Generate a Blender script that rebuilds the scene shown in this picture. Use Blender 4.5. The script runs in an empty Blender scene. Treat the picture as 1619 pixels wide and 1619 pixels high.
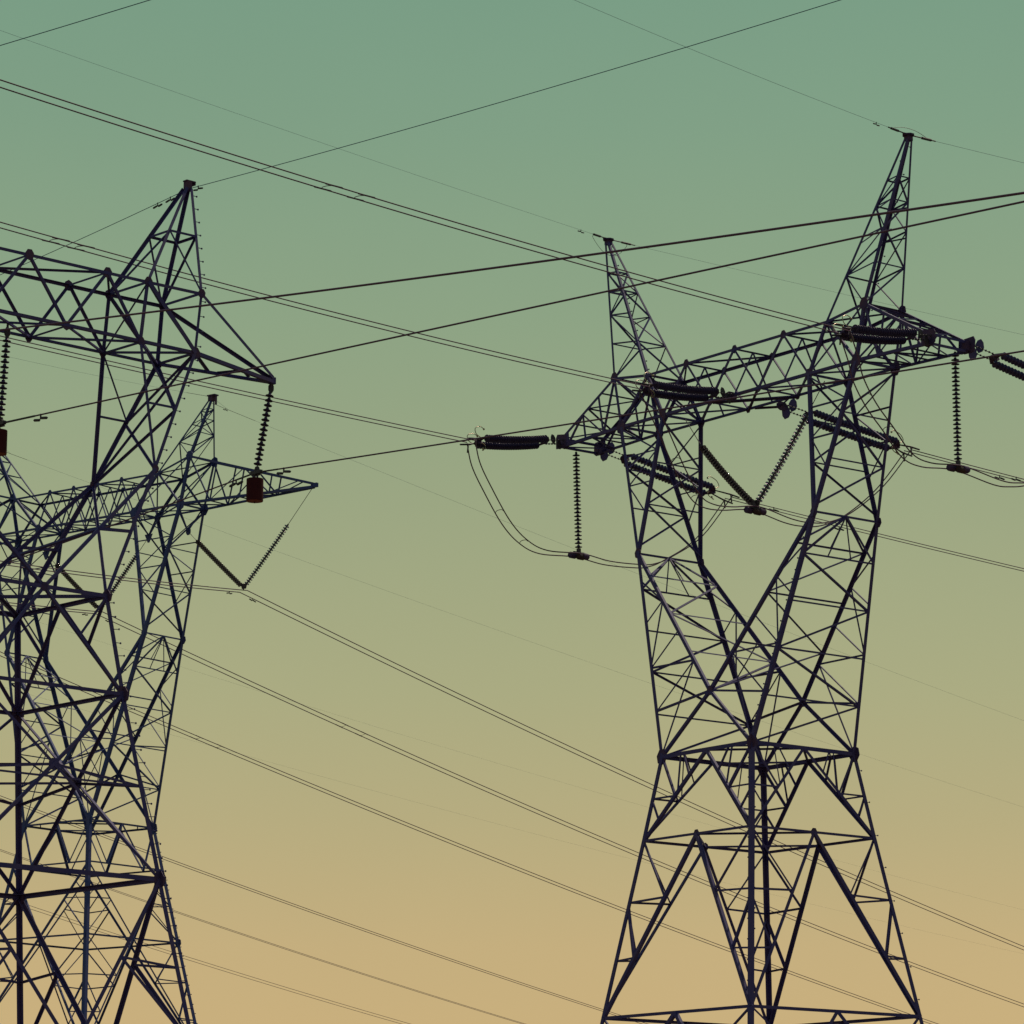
import bpy, bmesh, math, random
from mathutils import Vector, Matrix
# surveyed dimensions, metres and radians: camera, the three towers, spans (x y z azimuth slope curvature), clamps and jumper paths
CAMERA = dict(zip('f pitch roll'.split(), [5686.90203, 0.20771, 0.00271]))
NAMES_R = 'x y yaw w0 z0 w1 z1 w2 z2 vv zv k vk zk bi bo vb zb ti to vt zt zto pu zp au va za'.split()
NAMES_B = 'x y yaw w2 z2 w1 z1 w0 z0 vv zv k vk zk bi bo vb zb ti to vt zt zto pu zp au za'.split()
NAMES_A = 'x y yaw w3 z3 wm zm w2 z2 w1 z1 k vk zk bi bo vb zb ti to vt zt zto pu zp au za nt nb'.split()
DIM_R = [7.93525, 115.0, -0.9133, 3.55145, 9.56557, 2.6135, 15.21898, 2.1867, 17.93597, 1.98811, 19.86574, 4.32892, 1.36284, 25.08378, 3.62489, 5.82794, 0.83134, 29.75637, 4.45787, 6.21611, 0.81192, 31.31863, 31.55122, 7.51323, 36.93693, 9.08291, 0.82076, 29.83537]
DIM_B = [-20.31084, 172.51065, -0.66651, 2.1867, 22.49901, 2.5115, 20.48195, 3.09458, 16.99711, 1.92347, 25.27329, 4.65485, 1.31426, 31.32664, 3.26551, 6.33945, 0.81709, 37.43453, 4.85975, 6.92049, 0.86209, 39.13898, 39.71652, 7.47878, 42.68899, 14.07811, 37.4472]
DIM_A = [-12.46692, 86.0, 0.74452, 2.88055, 10.79861, 2.52415, 12.99818, 2.18119, 15.27252, 1.8604, 17.68359, 3.65846, 1.29436, 21.22103, 3.4914, 5.21482, 0.78958, 24.56179, 3.6517, 5.35716, 0.82261, 26.14484, 26.15693, 5.46778, 29.27393, 8.37279, 24.52327, 2.3841, 1.20312]
F = dict(CAMERA)
for tower, names, nums in (('R', NAMES_R, DIM_R), ('B', NAMES_B, DIM_B), ('A', NAMES_A, DIM_A)):
    for nm, val in zip(names, nums): F[tower + nm] = val
D = {}
SPANS = 'nR nM nL fM fL fR snR snL sfR sfL aR aM aL aRb aMb aLb asR asRb asL asLb bR bM bL bRb bMb bLb bsR bsRb bsL bsLb c1 c2 c3 cs1 cs2'.split()
SPAN_NUMBERS = [
    (9.906, 103.938, 29.121, 221, -0.04795, 0.000776),
    (4.177, 110.962, 29.131, 221, -0.04815, 0.000871),
    (-1.381, 118.103, 29.015, 221, -0.03668, 0.000473),
    (13.478, 119.322, 29.029, 52, -0.05325, 0.0004),
    (7.785, 126.403, 28.884, 52, -0.05954, 0.0004),
    (18.745, 111.913, 28.912, 52, -0.05325, 0.0004),
    (12.527, 109.053, 36.937, 221, -0.02179, 0.001114),
    (3.344, 120.947, 36.937, 221, -0.00481, 0.000351),
    (12.527, 109.053, 36.937, 52, 0.01541, 0.0003),
    (3.344, 120.947, 36.937, 52, -0.00927, 0.0003),
    (-6.655, 91.355, 21.985, 138, -0.06722, 0.00015),
    (-12.57, 85.905, 21.985, 138, -0.04632, -5.8e-05),
    (-18.97, 80.008, 21.985, 138, -0.13773, 0.000403),
    (-6.655, 91.355, 21.985, 318, -0.0728, 0.0006),
    (-12.57, 85.905, 21.985, 318, -0.0728, 0.0006),
    (-18.97, 80.008, 21.985, 318, -0.0728, 0.0006),
    (-8.446, 89.705, 29.154, 138, -0.05974, 0.000697),
    (-8.446, 89.705, 29.154, 318, -0.0754, 0.0015),
    (-16.488, 82.295, 29.154, 138, -0.08627, 0.0004),
    (-16.488, 82.295, 29.154, 318, -0.0754, 0.0015),
    (-12.63, 166.469, 32.93, 37, -0.17964, 0.000345),
    (-20.073, 172.323, 32.944, 37, -0.18279, 0.000363),
    (-27.992, 178.553, 32.944, 37, -0.17445, 0.000278),
    (-12.63, 166.469, 32.93, 208, -0.11951, 0.000875),
    (-20.073, 172.323, 32.944, 208, -0.11206, 0.001),
    (-27.992, 178.553, 32.944, 208, -0.11206, 0.001),
    (-14.433, 167.887, 42.389, 37, -0.08403, 0.00015),
    (-14.433, 167.887, 42.689, 208, -0.12313, 0.001),
    (-26.189, 177.134, 42.289, 37, -0.08583, 0.00015),
    (-26.189, 177.134, 42.689, 208, -0.12313, 0.001),
    (-28.101, 203.065, 27.552, 37, -0.16402, 0.000304),
    (-30.588, 214.833, 26.214, 37, -0.16131, 0.00036),
    (-30.605, 226.946, 24.086, 37, -0.15278, 0.0004),
    (-26.566, 207.305, 38.378, 37, -0.08087, 0.00015),
    (-21.317, 223.988, 34.534, 37, -0.07211, 0.00015),]
for nm, q in zip(SPANS, SPAN_NUMBERS): D[nm] = dict(P=q[:3], az=math.radians(q[3]), a=q[4], b=q[5])
D['jL'] = [(-1.381, 118.103, 29.015), (-1.23, 118.261, 28.287), (-0.846, 118.663, 27.524), (-0.203, 119.334, 26.488), (0.401, 119.964, 25.939), (1.096, 120.69, 25.734), (2.31, 121.958, 25.879), (3.315, 122.774, 25.774), (4.402, 123.656, 25.837), (4.906, 124.065, 25.948), (5.507, 124.553, 26.288), (6.656, 125.486, 27.233), (7.785, 126.403, 28.884)]
D['jR'] = [(9.906, 103.938, 29.121), (10.185, 104.232, 28.36), (10.342, 104.398, 27.779), (10.75, 104.829, 27.107), (11.312, 105.422, 26.508), (11.941, 106.087, 25.841), (12.612, 106.794, 25.707), (13.721, 107.965, 25.873), (15.061, 109.018, 25.65), (15.656, 109.486, 25.684), (16.237, 109.943, 25.836), (16.875, 110.444, 26.192), (17.622, 111.031, 26.939), (18.297, 111.562, 27.97), (18.745, 111.913, 28.912)]
D['jM'] = [(4.177, 110.962, 29.131), (4.427, 111.238, 28.641), (4.864, 111.725, 27.785), (5.409, 112.331, 26.702), (5.896, 112.872, 25.992), (6.348, 113.375, 25.809), (6.982, 114.079, 25.877), (7.959, 115.165, 26.11), (9.075, 116.006, 25.886), (9.718, 116.49, 25.86), (10.414, 117.014, 25.992), (11.258, 117.65, 26.472), (12.424, 118.528, 27.575), (13.478, 119.322, 29.029)]
ATT = 'nL nR nM fL fR fM'.split()
D['att'] = dict(zip(ATT, [(1.735, 121.688, 29.835), (12.836, 107.309, 29.835), (7.183, 114.419, 29.706), (3.034, 122.691, 29.835), (14.136, 108.312, 29.835), (8.885, 115.733, 29.706)]))
D['cl'] = dict(zip(ATT, [(-1.381, 118.103, 29.015), (9.906, 103.938, 29.121), (4.177, 110.962, 29.131), (7.785, 126.403, 28.884), (18.745, 111.913, 28.912), (13.478, 119.322, 29.029)]))
D['jt'] = dict(zip('LR', [(2.226, 122.067, 29.535), (13.708, 107.982, 29.485)]))
D['jb'] = dict(zip('LRM', [(2.31, 121.958, 25.879), (13.721, 107.965, 25.873), (7.959, 115.165, 26.11)]))
D['Bk'] = dict(zip('RML', [(-12.63, 166.469, 32.93), (-20.073, 172.323, 32.944), (-27.992, 178.553, 32.944)]))

random.seed(7)
S = bpy.context.scene
COL = S.collection

# ------------------------------------------------------------------ materials
def mat(name, col, rough=.6, metal=0., noise=None, spec=.5, trans=0., tint=None):
    m = bpy.data.materials.new(name); m.use_nodes = True
    nt = m.node_tree; b = nt.nodes['Principled BSDF']
    b.inputs['Roughness'].default_value = rough
    b.inputs['Metallic'].default_value = metal
    b.inputs['Specular IOR Level'].default_value = spec
    if trans: b.inputs['Transmission Weight'].default_value = trans
    b.inputs['Base Color'].default_value = (*col, 1)
    if tint: b.inputs['Specular Tint'].default_value = (*tint, 1)
    if noise:
        sc, c2 = noise
        tc = nt.nodes.new('ShaderNodeTexCoord')
        n = nt.nodes.new('ShaderNodeTexNoise'); n.inputs['Scale'].default_value = sc
        n.inputs['Detail'].default_value = 5
        r = nt.nodes.new('ShaderNodeValToRGB')
        r.color_ramp.elements[0].position = .35; r.color_ramp.elements[0].color = (*col, 1)
        r.color_ramp.elements[1].position = .7; r.color_ramp.elements[1].color = (*c2, 1)
        nt.links.new(tc.outputs['Object'], n.inputs['Vector'])
        nt.links.new(n.outputs['Fac'], r.inputs['Fac'])
        nt.links.new(r.outputs['Color'], b.inputs['Base Color'])
    return m
STEEL = mat('weathered_steel', (.046, .036, .175), .6, .0, (1.7, (.080, .052, .165)), .10)
STEEL2 = mat('weathered_steel_plate', (.048, .028, .110), .65, .0, (3., (.090, .042, .095)), .10)
FAR = mat('weathered_steel_depth_blue', (.038, .052, .210), .6, .0, (1.7, (.062, .062, .195)), .10)  # steel of the distant tower, colour shifted to blue to paint in depth haze
WIRE = mat('dull_aluminium_wire', (.105, .046, .105), .6, .0, None, .12)
WIREB = mat('steel_earth_wire', (.036, .070, .175), .6, .0, None, .12)
GLAZE = mat('brown_glazed_porcelain', (.046, .032, .095), .4, 0, None, .3, 0, (.7, .45, .9))
GLASS = mat('dark_toughened_glass', (.030, .022, .055), .12, 0, None, 1., 0, (.9, .8, .9))
gt = GLASS.node_tree                                                # toughened glass lets part of the sun through
tr = gt.nodes.new('ShaderNodeBsdfTransparent'); tr.inputs[0].default_value = (.70, .64, .72, 1)
mg = gt.nodes.new('ShaderNodeMixShader'); mg.inputs[0].default_value = .30
gt.links.new(gt.nodes['Principled BSDF'].outputs[0], mg.inputs[1]); gt.links.new(tr.outputs[0], mg.inputs[2])
gt.links.new(mg.outputs[0], gt.nodes['Material Output'].inputs['Surface'])
HARD = mat('galvanised_hardware', (.045, .032, .060), .5, .0, None, .2)
HORN = mat('bright_galvanised_rod', (.30, .22, .16), .3, .7, None, .5)
RUST = mat('red_oxide_paint', (.044, .009, .017), .75, 0, (4., (.060, .011, .019)), .05)
RUSTB = mat('red_oxide_paint_lit_underside', (.24, .045, .040), .7, 0, (6., (.18, .036, .034)), .1)  # same drum paint, brightened so the bottom face looks lit
DRUMW = mat('dark_weight_paint', (.040, .020, .030), .6, 0, (5., (.056, .020, .024)), .15)
CONC = mat('cast_concrete', (.32, .30, .27), .9, 0, (3., (.25, .24, .22)), .2)
SOIL = mat('dry_grass_soil', (.16, .13, .075), .95, 0, (.15, (.10, .10, .05)), .1)

# ------------------------------------------------------------------ helpers
def V(*a): return Vector(a)
class MB:
    def __init__(s): s.v = []; s.f = []
    def add(s, v, f):
        o = len(s.v); s.v += [tuple(p) for p in v]; s.f += [tuple(i + o for i in q) for q in f]
    def angle(s, p, q, w, n, t=None, flip=1, jit=True):
        """steel angle section from p to q; n = outward normal of the face it lies in"""
        p, q, n = Vector(p), Vector(q), Vector(n)
        d = (q - p)
        if d.length < 1e-4: return
        d.normalize(); t = t or max(.009, w * .11)
        n = (n - d * n.dot(d))
        if n.length < 1e-3: n = d.orthogonal()
        n.normalize(); e = d.cross(n) * flip
        j = random.uniform(-.014, .014) if jit else 0
        c = n * (w * .35 + j) - e * (w * .5)
        prof = [(0, 0), (w, 0), (w, -t), (t, -t), (t, -w), (0, -w)]   # along e, along n
        vs = []
        for b in (p, q):
            for a_, b_ in prof: vs.append(b + c + e * a_ + n * b_)
        fs = [(i, (i + 1) % 6, 6 + (i + 1) % 6, 6 + i) for i in range(6)] + [(5, 4, 3, 2, 1, 0), (6, 7, 8, 9, 10, 11)]
        s.add(vs, fs)
    def corner(s, p, q, w, e1, e2, t=None):
        """leg angle: flanges run from the heel along e1 and e2"""
        p, q = Vector(p), Vector(q); d = (q - p).normalized(); t = t or w * .12
        e1 = Vector(e1); e2 = Vector(e2)
        e1 = (e1 - d * e1.dot(d)).normalized(); e2 = (e2 - d * e2.dot(d) - e1 * e2.dot(e1)).normalized()
        c = -(e1 + e2) * (w * .3)
        prof = [(0, 0), (w, 0), (w, t), (t, t), (t, w), (0, w)]
        vs = []
        for b in (p, q):
            for a_, b_ in prof: vs.append(b + c + e1 * a_ + e2 * b_)
        s.add(vs, [(i, (i + 1) % 6, 6 + (i + 1) % 6, 6 + i) for i in range(6)] + [(5, 4, 3, 2, 1, 0), (6, 7, 8, 9, 10, 11)])
    def plate(s, c, n, up, rx, ry, t=.02, k=8, shape=None):
        """gusset plate centred at c"""
        c, n, up = Vector(c), Vector(n).normalized(), Vector(up)
        up = (up - n * up.dot(n)).normalized(); r = up.cross(n)
        c = c + n * random.uniform(.004, .03)
        P = shape or [(math.cos((i + .5) * 2 * math.pi / k), math.sin((i + .5) * 2 * math.pi / k)) for i in range(k)]
        k = len(P)
        vs = [c + r * (a * rx) + up * (b * ry) + n * z for z in (t / 2, -t / 2) for a, b in P]
        s.add(vs, [tuple(range(k)), tuple(range(2 * k - 1, k - 1, -1))] + [(i, k + i, k + (i + 1) % k, (i + 1) % k) for i in range(k)])
    def tube(s, pts, r, n=6, caps=True):
        pts = [Vector(p) for p in pts]
        N = len(pts); rs = r if isinstance(r, (list, tuple)) else [r] * N
        d0 = (pts[1] - pts[0]).normalized(); e = d0.orthogonal().normalized()
        vs = []
        for i, p in enumerate(pts):
            d = (pts[min(i + 1, N - 1)] - pts[max(i - 1, 0)]).normalized()
            e = (e - d * e.dot(d)).normalized(); g = d.cross(e)
            for k in range(n):
                a = 2 * math.pi * k / n
                vs.append(p + (e * math.cos(a) + g * math.sin(a)) * rs[i])
        fs = [(i * n + k, i * n + (k + 1) % n, (i + 1) * n + (k + 1) % n, (i + 1) * n + k) for i in range(N - 1) for k in range(n)]
        if caps: fs += [tuple(range(n - 1, -1, -1)), tuple((N - 1) * n + k for k in range(n))]
        s.add(vs, fs)
    def lathe(s, prof, n=16, o=(0, 0, 0), M=None):
        vs = []
        for r, z in prof:
            for k in range(n):
                a = 2 * math.pi * k / n
                p = Vector((r * math.cos(a), r * math.sin(a), z))
                if M: p = M @ p
                vs.append(p + Vector(o))
        N = len(prof)
        fs = [(i * n + k, (i + 1) * n + k, (i + 1) * n + (k + 1) % n, i * n + (k + 1) % n) for i in range(N - 1) for k in range(n)]
        fs += [tuple(range(n)), tuple((N - 1) * n + k for k in range(n - 1, -1, -1))]
        s.add(vs, fs)
    def box(s, c, x, y, z, M=None):
        vs = []
        for a in (-1, 1):
            for b in (-1, 1):
                for g in (-1, 1):
                    p = Vector((a * x / 2, b * y / 2, g * z / 2))
                    if M: p = M @ p
                    vs.append(p + Vector(c))
        s.add(vs, [(0, 1, 3, 2), (4, 6, 7, 5), (0, 4, 5, 1), (2, 3, 7, 6), (0, 2, 6, 4), (1, 5, 7, 3)])
    def mesh(s, name, m, smooth=False):
        me = bpy.data.meshes.new(name); me.from_pydata(s.v, [], s.f); me.update()
        bm = bmesh.new(); bm.from_mesh(me); bmesh.ops.recalc_face_normals(bm, faces=bm.faces); bm.to_mesh(me); bm.free()
        me.materials.append(m)
        if smooth:
            for p in me.polygons: p.use_smooth = True
        return me
    def build(s, name, m, parent=None, smooth=False):
        if not s.v: return None
        o = bpy.data.objects.new(name, s.mesh(name, m, smooth)); COL.objects.link(o)
        if parent: o.parent = parent
        return o
def place(name, me, parent=None, loc=(0, 0, 0), q=None):
    o = bpy.data.objects.new(name, me); COL.objects.link(o)
    if parent: o.parent = parent
    o.location = loc
    if q: o.rotation_mode = 'QUATERNION'; o.rotation_quaternion = q
    return o
def thing(name, label, cat, loc=(0, 0, 0), rz=0, group=None):
    o = bpy.data.objects.new(name, None); COL.objects.link(o)
    o.location = loc; o.rotation_euler = (0, 0, rz); o.empty_display_size = .3
    o['label'] = label; o['category'] = cat
    if group: o['group'] = group
    return o
def lerp(a, b, t): return Vector(a) + (Vector(b) - Vector(a)) * t
def zig(m, A, B, n, w, nrm, start=0, rung=True, wr=None, t0=0., t1=1., cross=False):
    """bracing between two straight members A=(p,q), B=(p,q)"""
    ts = [t0 + (t1 - t0) * i / n for i in range(n + 1)]
    for i in range(n):
        a0, a1, b0, b1 = lerp(*A, ts[i]), lerp(*A, ts[i + 1]), lerp(*B, ts[i]), lerp(*B, ts[i + 1])
        if cross:
            m.angle(a0, b1, w, nrm); m.angle(b0, a1, w, nrm, flip=-1)
        elif (i + start) % 2 == 0: m.angle(a0, b1, w, nrm)
        else: m.angle(b0, a1, w, nrm)
        if rung and i > 0: m.angle(a0, b0, wr or w, nrm)

bolt_mesh = None
def step_bolts(parent, p, q, out, n, ln=.15, r=.011):
    """alternating climbing bolts up one leg; every bolt its own sub-part"""
    global bolt_mesh
    if bolt_mesh is None:
        b = MB(); b.tube([(0, 0, 0), (0, 0, .14)], .010, 6); b.lathe([(.022, .135), (.026, .142), (.026, .158), (.02, .165)], 8)
        bolt_mesh = b.mesh('step_bolt', STEEL)
    for i in range(n):
        pos = lerp(p, q, (i + .5) / n); o = Vector(out[i % len(out)]).normalized()
        place('step_bolt', bolt_mesh, parent, pos, Vector((0, 0, 1)).rotation_difference(o))

# ------------------------------------------------------------------ lattice tower
UX, VY = V(1, 0, 0), V(0, 1, 0)
def P(u, v, z): return V(u, v, z)
def ring_pts(w, z): return [P(-w, -w, z), P(w, -w, z), P(w, w, z), P(-w, w, z)]
FN = [V(0, -1, 0), V(1, 0, 0), V(0, 1, 0), V(-1, 0, 0)]        # outward normals of the four faces, corner i to i+1

def lower_body(root, levels, style, wl, steel, base_z=0.):
    """legs and panels from the ground up to the waist; levels = [(w, z)...] from the top down"""
    k = levels
    rings = [ring_pts(*l) for l in k]
    legs = []
    for i in range(4):
        m = MB(); su = -1 if i in (0, 3) else 1; sv = -1 if i in (0, 1) else 1
        for a, b in zip(rings[:-1], rings[1:]): m.corner(a[i], b[i], wl, -su * UX, -sv * VY)
        legs.append(m.build('leg', steel, root))
        f = MB(); g = rings[-1][i]
        f.lathe([(.30, .35), (.42, .30), (.45, -.02), (.75, -.03), (.75, -.6)], 12, (g.x, g.y, 0)); f.build('footing', CONC, root)
    for li in range(len(k) - 1):
        hi, lo = rings[li], rings[li + 1]; st = style[li]
        fr = MB()                                                     # horizontal frame at the top of the panel
        for i in range(4):
            fr.angle(hi[i], hi[(i + 1) % 4], st.get('h', .11), FN[i])
        if st.get('plan'):
            mids = [lerp(hi[i], hi[(i + 1) % 4], .5) for i in range(4)]
            for i in range(4):
                fr.angle(mids[i], mids[(i + 1) % 4], .065, V(0, 0, 1))
                if st['plan'] == 2:
                    fr.angle(lerp(hi[i], hi[(i + 1) % 4], .25), lerp(hi[(i - 1) % 4], hi[i], .75), .05, V(0, 0, 1))
        fr.build('horizontal_frame', steel, root)
        for i in range(4):
            A, B, C, E = hi[i], hi[(i + 1) % 4], lo[i], lo[(i + 1) % 4]; n = FN[i]
            m = MB(); mid = lerp(A, B, .5); w = st.get('w', .11); sw = st.get('sw', .06)
            typ = st['t']
            if typ == 'chev':                                         # inverted V with redundant bracing
                for T, Bt, h in ((A, C, A), (B, E, B)):
                    c = lambda t: lerp(mid, Bt, t); l = lambda t: lerp(T, Bt, t)
                    m.angle(mid, Bt, w, n)
                    if st.get('red') == 'top':
                        m.angle(lerp(T, mid, .5), c(.27), sw, n); m.angle(lerp(T, mid, .42), c(.46), sw * .8, n)
                        m.angle(T, c(.5), sw * 1.3, n); m.angle(c(.5), l(.5), sw, n); m.angle(l(.52), c(.76), sw, n)
                    else:
                        m.angle(T, c(.34), sw, n); m.angle(c(.34), l(.35), sw * 1.1, n); m.angle(l(.38), c(.67), sw * 1.4, n); m.angle(c(.67), l(.68), sw, n)
            elif typ == 'vee':                                        # V: corners to the middle of the lower edge
                ml = lerp(C, E, .5)
                for T, Bt in ((A, C), (B, E)):
                    c = lambda t: lerp(T, ml, t); l = lambda t: lerp(T, Bt, t)
                    m.angle(T, ml, w, n)
                    if st.get('red') != 0:
                        m.angle(c(.48), l(.5), sw, n); m.angle(c(.5), l(.98), sw, n); m.angle(c(.26), l(.5), sw * .8, n)
            elif typ == 'lambda':                                     # front and back are braced by the window arms
                if i in (1, 3): m.angle(mid, C, w, n); m.angle(mid, E, w, n)
            elif typ == 'w':
                q1, q3 = lerp(C, E, .25), lerp(C, E, .75)
                m.angle(A, q1, sw, n); m.angle(q1, mid, w, n); m.angle(mid, q3, w, n); m.angle(q3, B, sw, n)
            elif typ == 'x':
                m.angle(A, E, w, n); m.angle(B, C, w, n, flip=-1)
                wd1, wd2 = (B - A).length, (E - C).length; t = wd1 / (wd1 + wd2); x = lerp(A, E, t)
                m.angle(lerp(A, C, .5), x, sw * 1.3, n); m.angle(x, lerp(B, E, .5), sw * 1.3, n)
                m.plate(x, n, V(0, 0, 1), .15, .15)
            elif typ == 'vdeep':                                      # long V with a lower sub-brace to the leg
                ml = lerp(C, E, .5)
                for T, Bt in ((A, C), (B, E)):
                    c = lambda t: lerp(T, ml, t); l = lambda t: lerp(T, Bt, t)
                    m.angle(T, ml, w, n); m.angle(c(.46), l(.50), sw, n); m.angle(c(.46), l(.95), w * .8, n)
            m.build('panel_bracing', steel, root)
    return legs, rings

def gussets(root, items, steel):
    for c, n, r in items:
        m = MB(); m.plate(c, n, V(.2, .3, 1), r, r * 1.15, .022, 7); m.build('gusset_plate', steel, root)

def window_head(root, T, steel, wl, sub, xa=True):
    """Y-shaped window frames, bridge and peaks shared by the three towers"""
    g = lambda n: F[T + n]
    top = {}
    wv, vv, zv = g('WW'), g('vv'), g('zv')
    zw, k, vk, zk = g('ZW'), g('k'), g('vk'), g('zk')
    bi, bo, vb, zb = g('bi'), g('bo'), g('vb'), g('zb')
    ti, to, vt, zt, zto = g('ti'), g('to'), g('vt'), g('zt'), g('zto')
    pu, zp = g('pu'), g('zp')
    G = []
    uplegs = {}
    # upper legs: waist corner -> knee -> outer bridge node, one mesh each
    for su in (-1, 1):
        for sv in (-1, 1):
            ex = (-sv if T == 'A' else sv) * UX; px_ = -su * UX if T == 'A' else sv * UX
            m = MB()
            W0, K, BO, BI = P(su * wv, sv * wv, zw), P(su * k, sv * vk, zk), P(su * bo, sv * vb, zb), P(su * bi, sv * vb, zb)
            TO = P(su * to, sv * vt, zto); TI = P(su * ti, sv * vt, zt)
            m.corner(W0, K, wl, -su * UX, -sv * VY); m.corner(K, BO, wl * .92, -su * UX, -sv * VY); m.corner(BO, TO, wl * .8, -su * UX, -sv * VY)
            uplegs[(su, sv)] = m.build('upper_leg', steel, root)
            m = MB()
            VX = P(0, sv * vv, zv); lowc = P(-su * g('VW'), sv * g('VW'), g('VZ'))
            m.corner(K, VX, wl * .85, ex, -sv * VY)
            m.build('window_arm', steel, root)
            m = MB(); m.corner(VX, lowc, wl * .75, ex, -sv * VY); m.build('window_cross_brace', steel, root)
            m = MB(); m.corner(K, BI, wl * .85, px_, -sv * VY); m.corner(BI, TI, wl * .7, px_, -sv * VY); m.build('window_post', steel, root)
            n = V(0, sv, 0)
            # triangle between leg, arm and cross brace on the front / back face
            m = MB()
            if T == 'A':
                a_ = lerp(VX, K, .48); m.angle(a_, lerp(W0, K, .5), .085, n); m.angle(a_, W0, .055, n)
                m.build('window_bracing', steel, root); m = MB()
                r0, r1 = lerp(K, BI, .52), lerp(K, BO, .52)
                m.angle(r0, r1, .06, n); m.angle(BI, r1, .05, n); m.build('window_bracing', steel, root)
                G += [(K, n, wl * 1.1), (BO, n, wl * 1.55), (BI, n, wl * 1.1), (TO, n, wl * 1.2), (TI, n, wl * 1.3), (VX, n, wl * 1.1)]
                continue
            zig(m, (W0, K), (VX, K), 4 if sub else 3, .062, n, 0, True, .055, 0., .86)
            m.angle(lerp(VX, W0, .0), lerp(W0, K, .22), .07, n)
            m.build('window_bracing', steel, root)
            m = MB()
            zig(m, (K, BO), (K, BI), 3, .055, n, 1 if su * sv > 0 else 0, True, .05, .3, .98)
            m.build('window_bracing', steel, root)
            G += [(K, n, wl * 1.25), (BO, n, wl * 1.7), (BI, n, wl * 1.35), (TO, n, wl * 1.45), (VX, n, wl * 1.1), (W0, n, wl * 1.5)]
        # side faces
        Wm, Wp = P(su * wv, -wv, zw), P(su * wv, wv, zw); Km, Kp = P(su * k, -vk, zk), P(su * k, vk, zk)
        n = V(su, 0, .1)
        m = MB(); h = MB()
        if T == 'A':
            m.angle(Kp, Wm, .06, n); m.angle(lerp(P(0, -vv, zv), Km, .48), lerp(P(0, vv, zv), Kp, .4), .065, V(-su, 0, .6))
            m.build('side_bracing', steel, root)
            m = MB(); O0, O1 = P(su * bo, -vb, zb), P(su * bo, vb, zb); m0, m1 = lerp(Km, O0, .5), lerp(Kp, O1, .5)
            m.angle(O0, m1, .05, n); m.angle(O1, m0, .075, n); m.angle(m1, Km, .06, n); m.angle(m0, Kp, .06, n); m.angle(O0, Kp, .05, n)
            m.build('side_bracing', steel, root)
            continue
        zig(m, (Wm, Km), (Wp, Kp), 4 if sub else 2, .065, n, 0, True, .055, .0, .82, cross=not sub)
        mid = lerp(Km, Kp, .5)
        h.angle(Km, Kp, .075, n); a, b = lerp(Wm, Km, .82), lerp(Wp, Kp, .82)
        h.angle(mid, a, .085, n); h.angle(mid, b, .085, n); h.angle(a, b, .06, n)
        h.angle(mid, lerp(a, b, .35), .05, n); h.angle(mid, lerp(a, b, .68), .05, n)
        m.build('side_bracing', steel, root); h.build('knee_frame', steel, root)
        # inner faces of the window arms
        m = MB(); n = V(-su, 0, .6)
        A, B = (Km, P(0, -vv, zv)), (Kp, P(0, vv, zv))
        a, b = lerp(*A, .17), lerp(*B, .17)
        m.angle(mid, a, .075, n); m.angle(mid, b, .075, n); m.angle(a, b, .055, n); m.angle(mid, lerp(a, b, .5), .045, n)
        zig(m, A, B, 3 if sub else 2, .06, n, 1, True, .05, .17, 1.)
        m.build('window_bracing', steel, root)
        # head frames above the knee: outer and inner faces
        m = MB(); zig(m, (Km, P(su * bo, -vb, zb)), (Kp, P(su * bo, vb, zb)), 3, .06, V(su, 0, 0), 0, True, .05, .05, .97); m.build('side_bracing', steel, root)
        m = MB(); zig(m, (Km, P(su * bi, -vb, zb)), (Kp, P(su * bi, vb, zb)), 3, .055, V(-su, 0, 0), 1, True, .05, .05, .97); m.build('window_bracing', steel, root)
    # ---- bridge between the two heads
    nb = g('NB')
    bx = [-bi + 2 * bi * i / nb for i in range(nb + 1)]
    tx = [-ti] + [(bx[i] + bx[i + 1]) / 2 for i in range(nb)] + [ti]
    if T == 'A': tx = [-ti, -F['Ant'], 0, F['Ant'], ti]; bx = [-bi, -F['Anb'], F['Anb'], bi]
    m = MB(); cw = .095 if T != 'A' else .080
    for sv in (-1, 1):
        n = V(0, sv, 0)
        m.corner(P(-bo, sv * vb, zb), P(bo, sv * vb, zb), cw, V(0, 0, 1), -sv * VY)
        m.corner(P(-ti, sv * vt, zt), P(ti, sv * vt, zt), cw, V(0, 0, -1), -sv * VY)
        for su in (-1, 1): m.corner(P(su * ti, sv * vt, zt), P(su * to, sv * vt, zto), cw, V(0, 0, -1), -sv * VY)
        for i in range(len(bx)):
            b = P(bx[i], sv * vb, zb)
            m.angle(b, P(tx[i], sv * vt, zt), .066 if T == 'A' else .08, n); m.angle(b, P(tx[i + 1], sv * vt, zt), .066 if T == 'A' else .1, n)
            G.append((b, n, .11))
        for t in tx[1:-1]: G.append((P(t, sv * vt, zt), n, .13))
        for su in (-1, 1):
            m.angle(P(su * ti, sv * vt, zt), P(su * bo, sv * vb, zb), .085 if T != 'A' else .12, n)
            if T != 'A': m.angle(P(su * bi, sv * vb, zb), P(su * to, sv * vt, zto), .07, n)
    up = V(0, 0, 1)
    for i in range(len(tx) - 1):
        s_ = 1 if i % 2 else -1
        m.angle(P(tx[i], -vt * s_, zt), P(tx[i + 1], vt * s_, zt), .055, up)
        m.angle(P(tx[i], -vt, zt), P(tx[i], vt, zt), .05, up)
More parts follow.
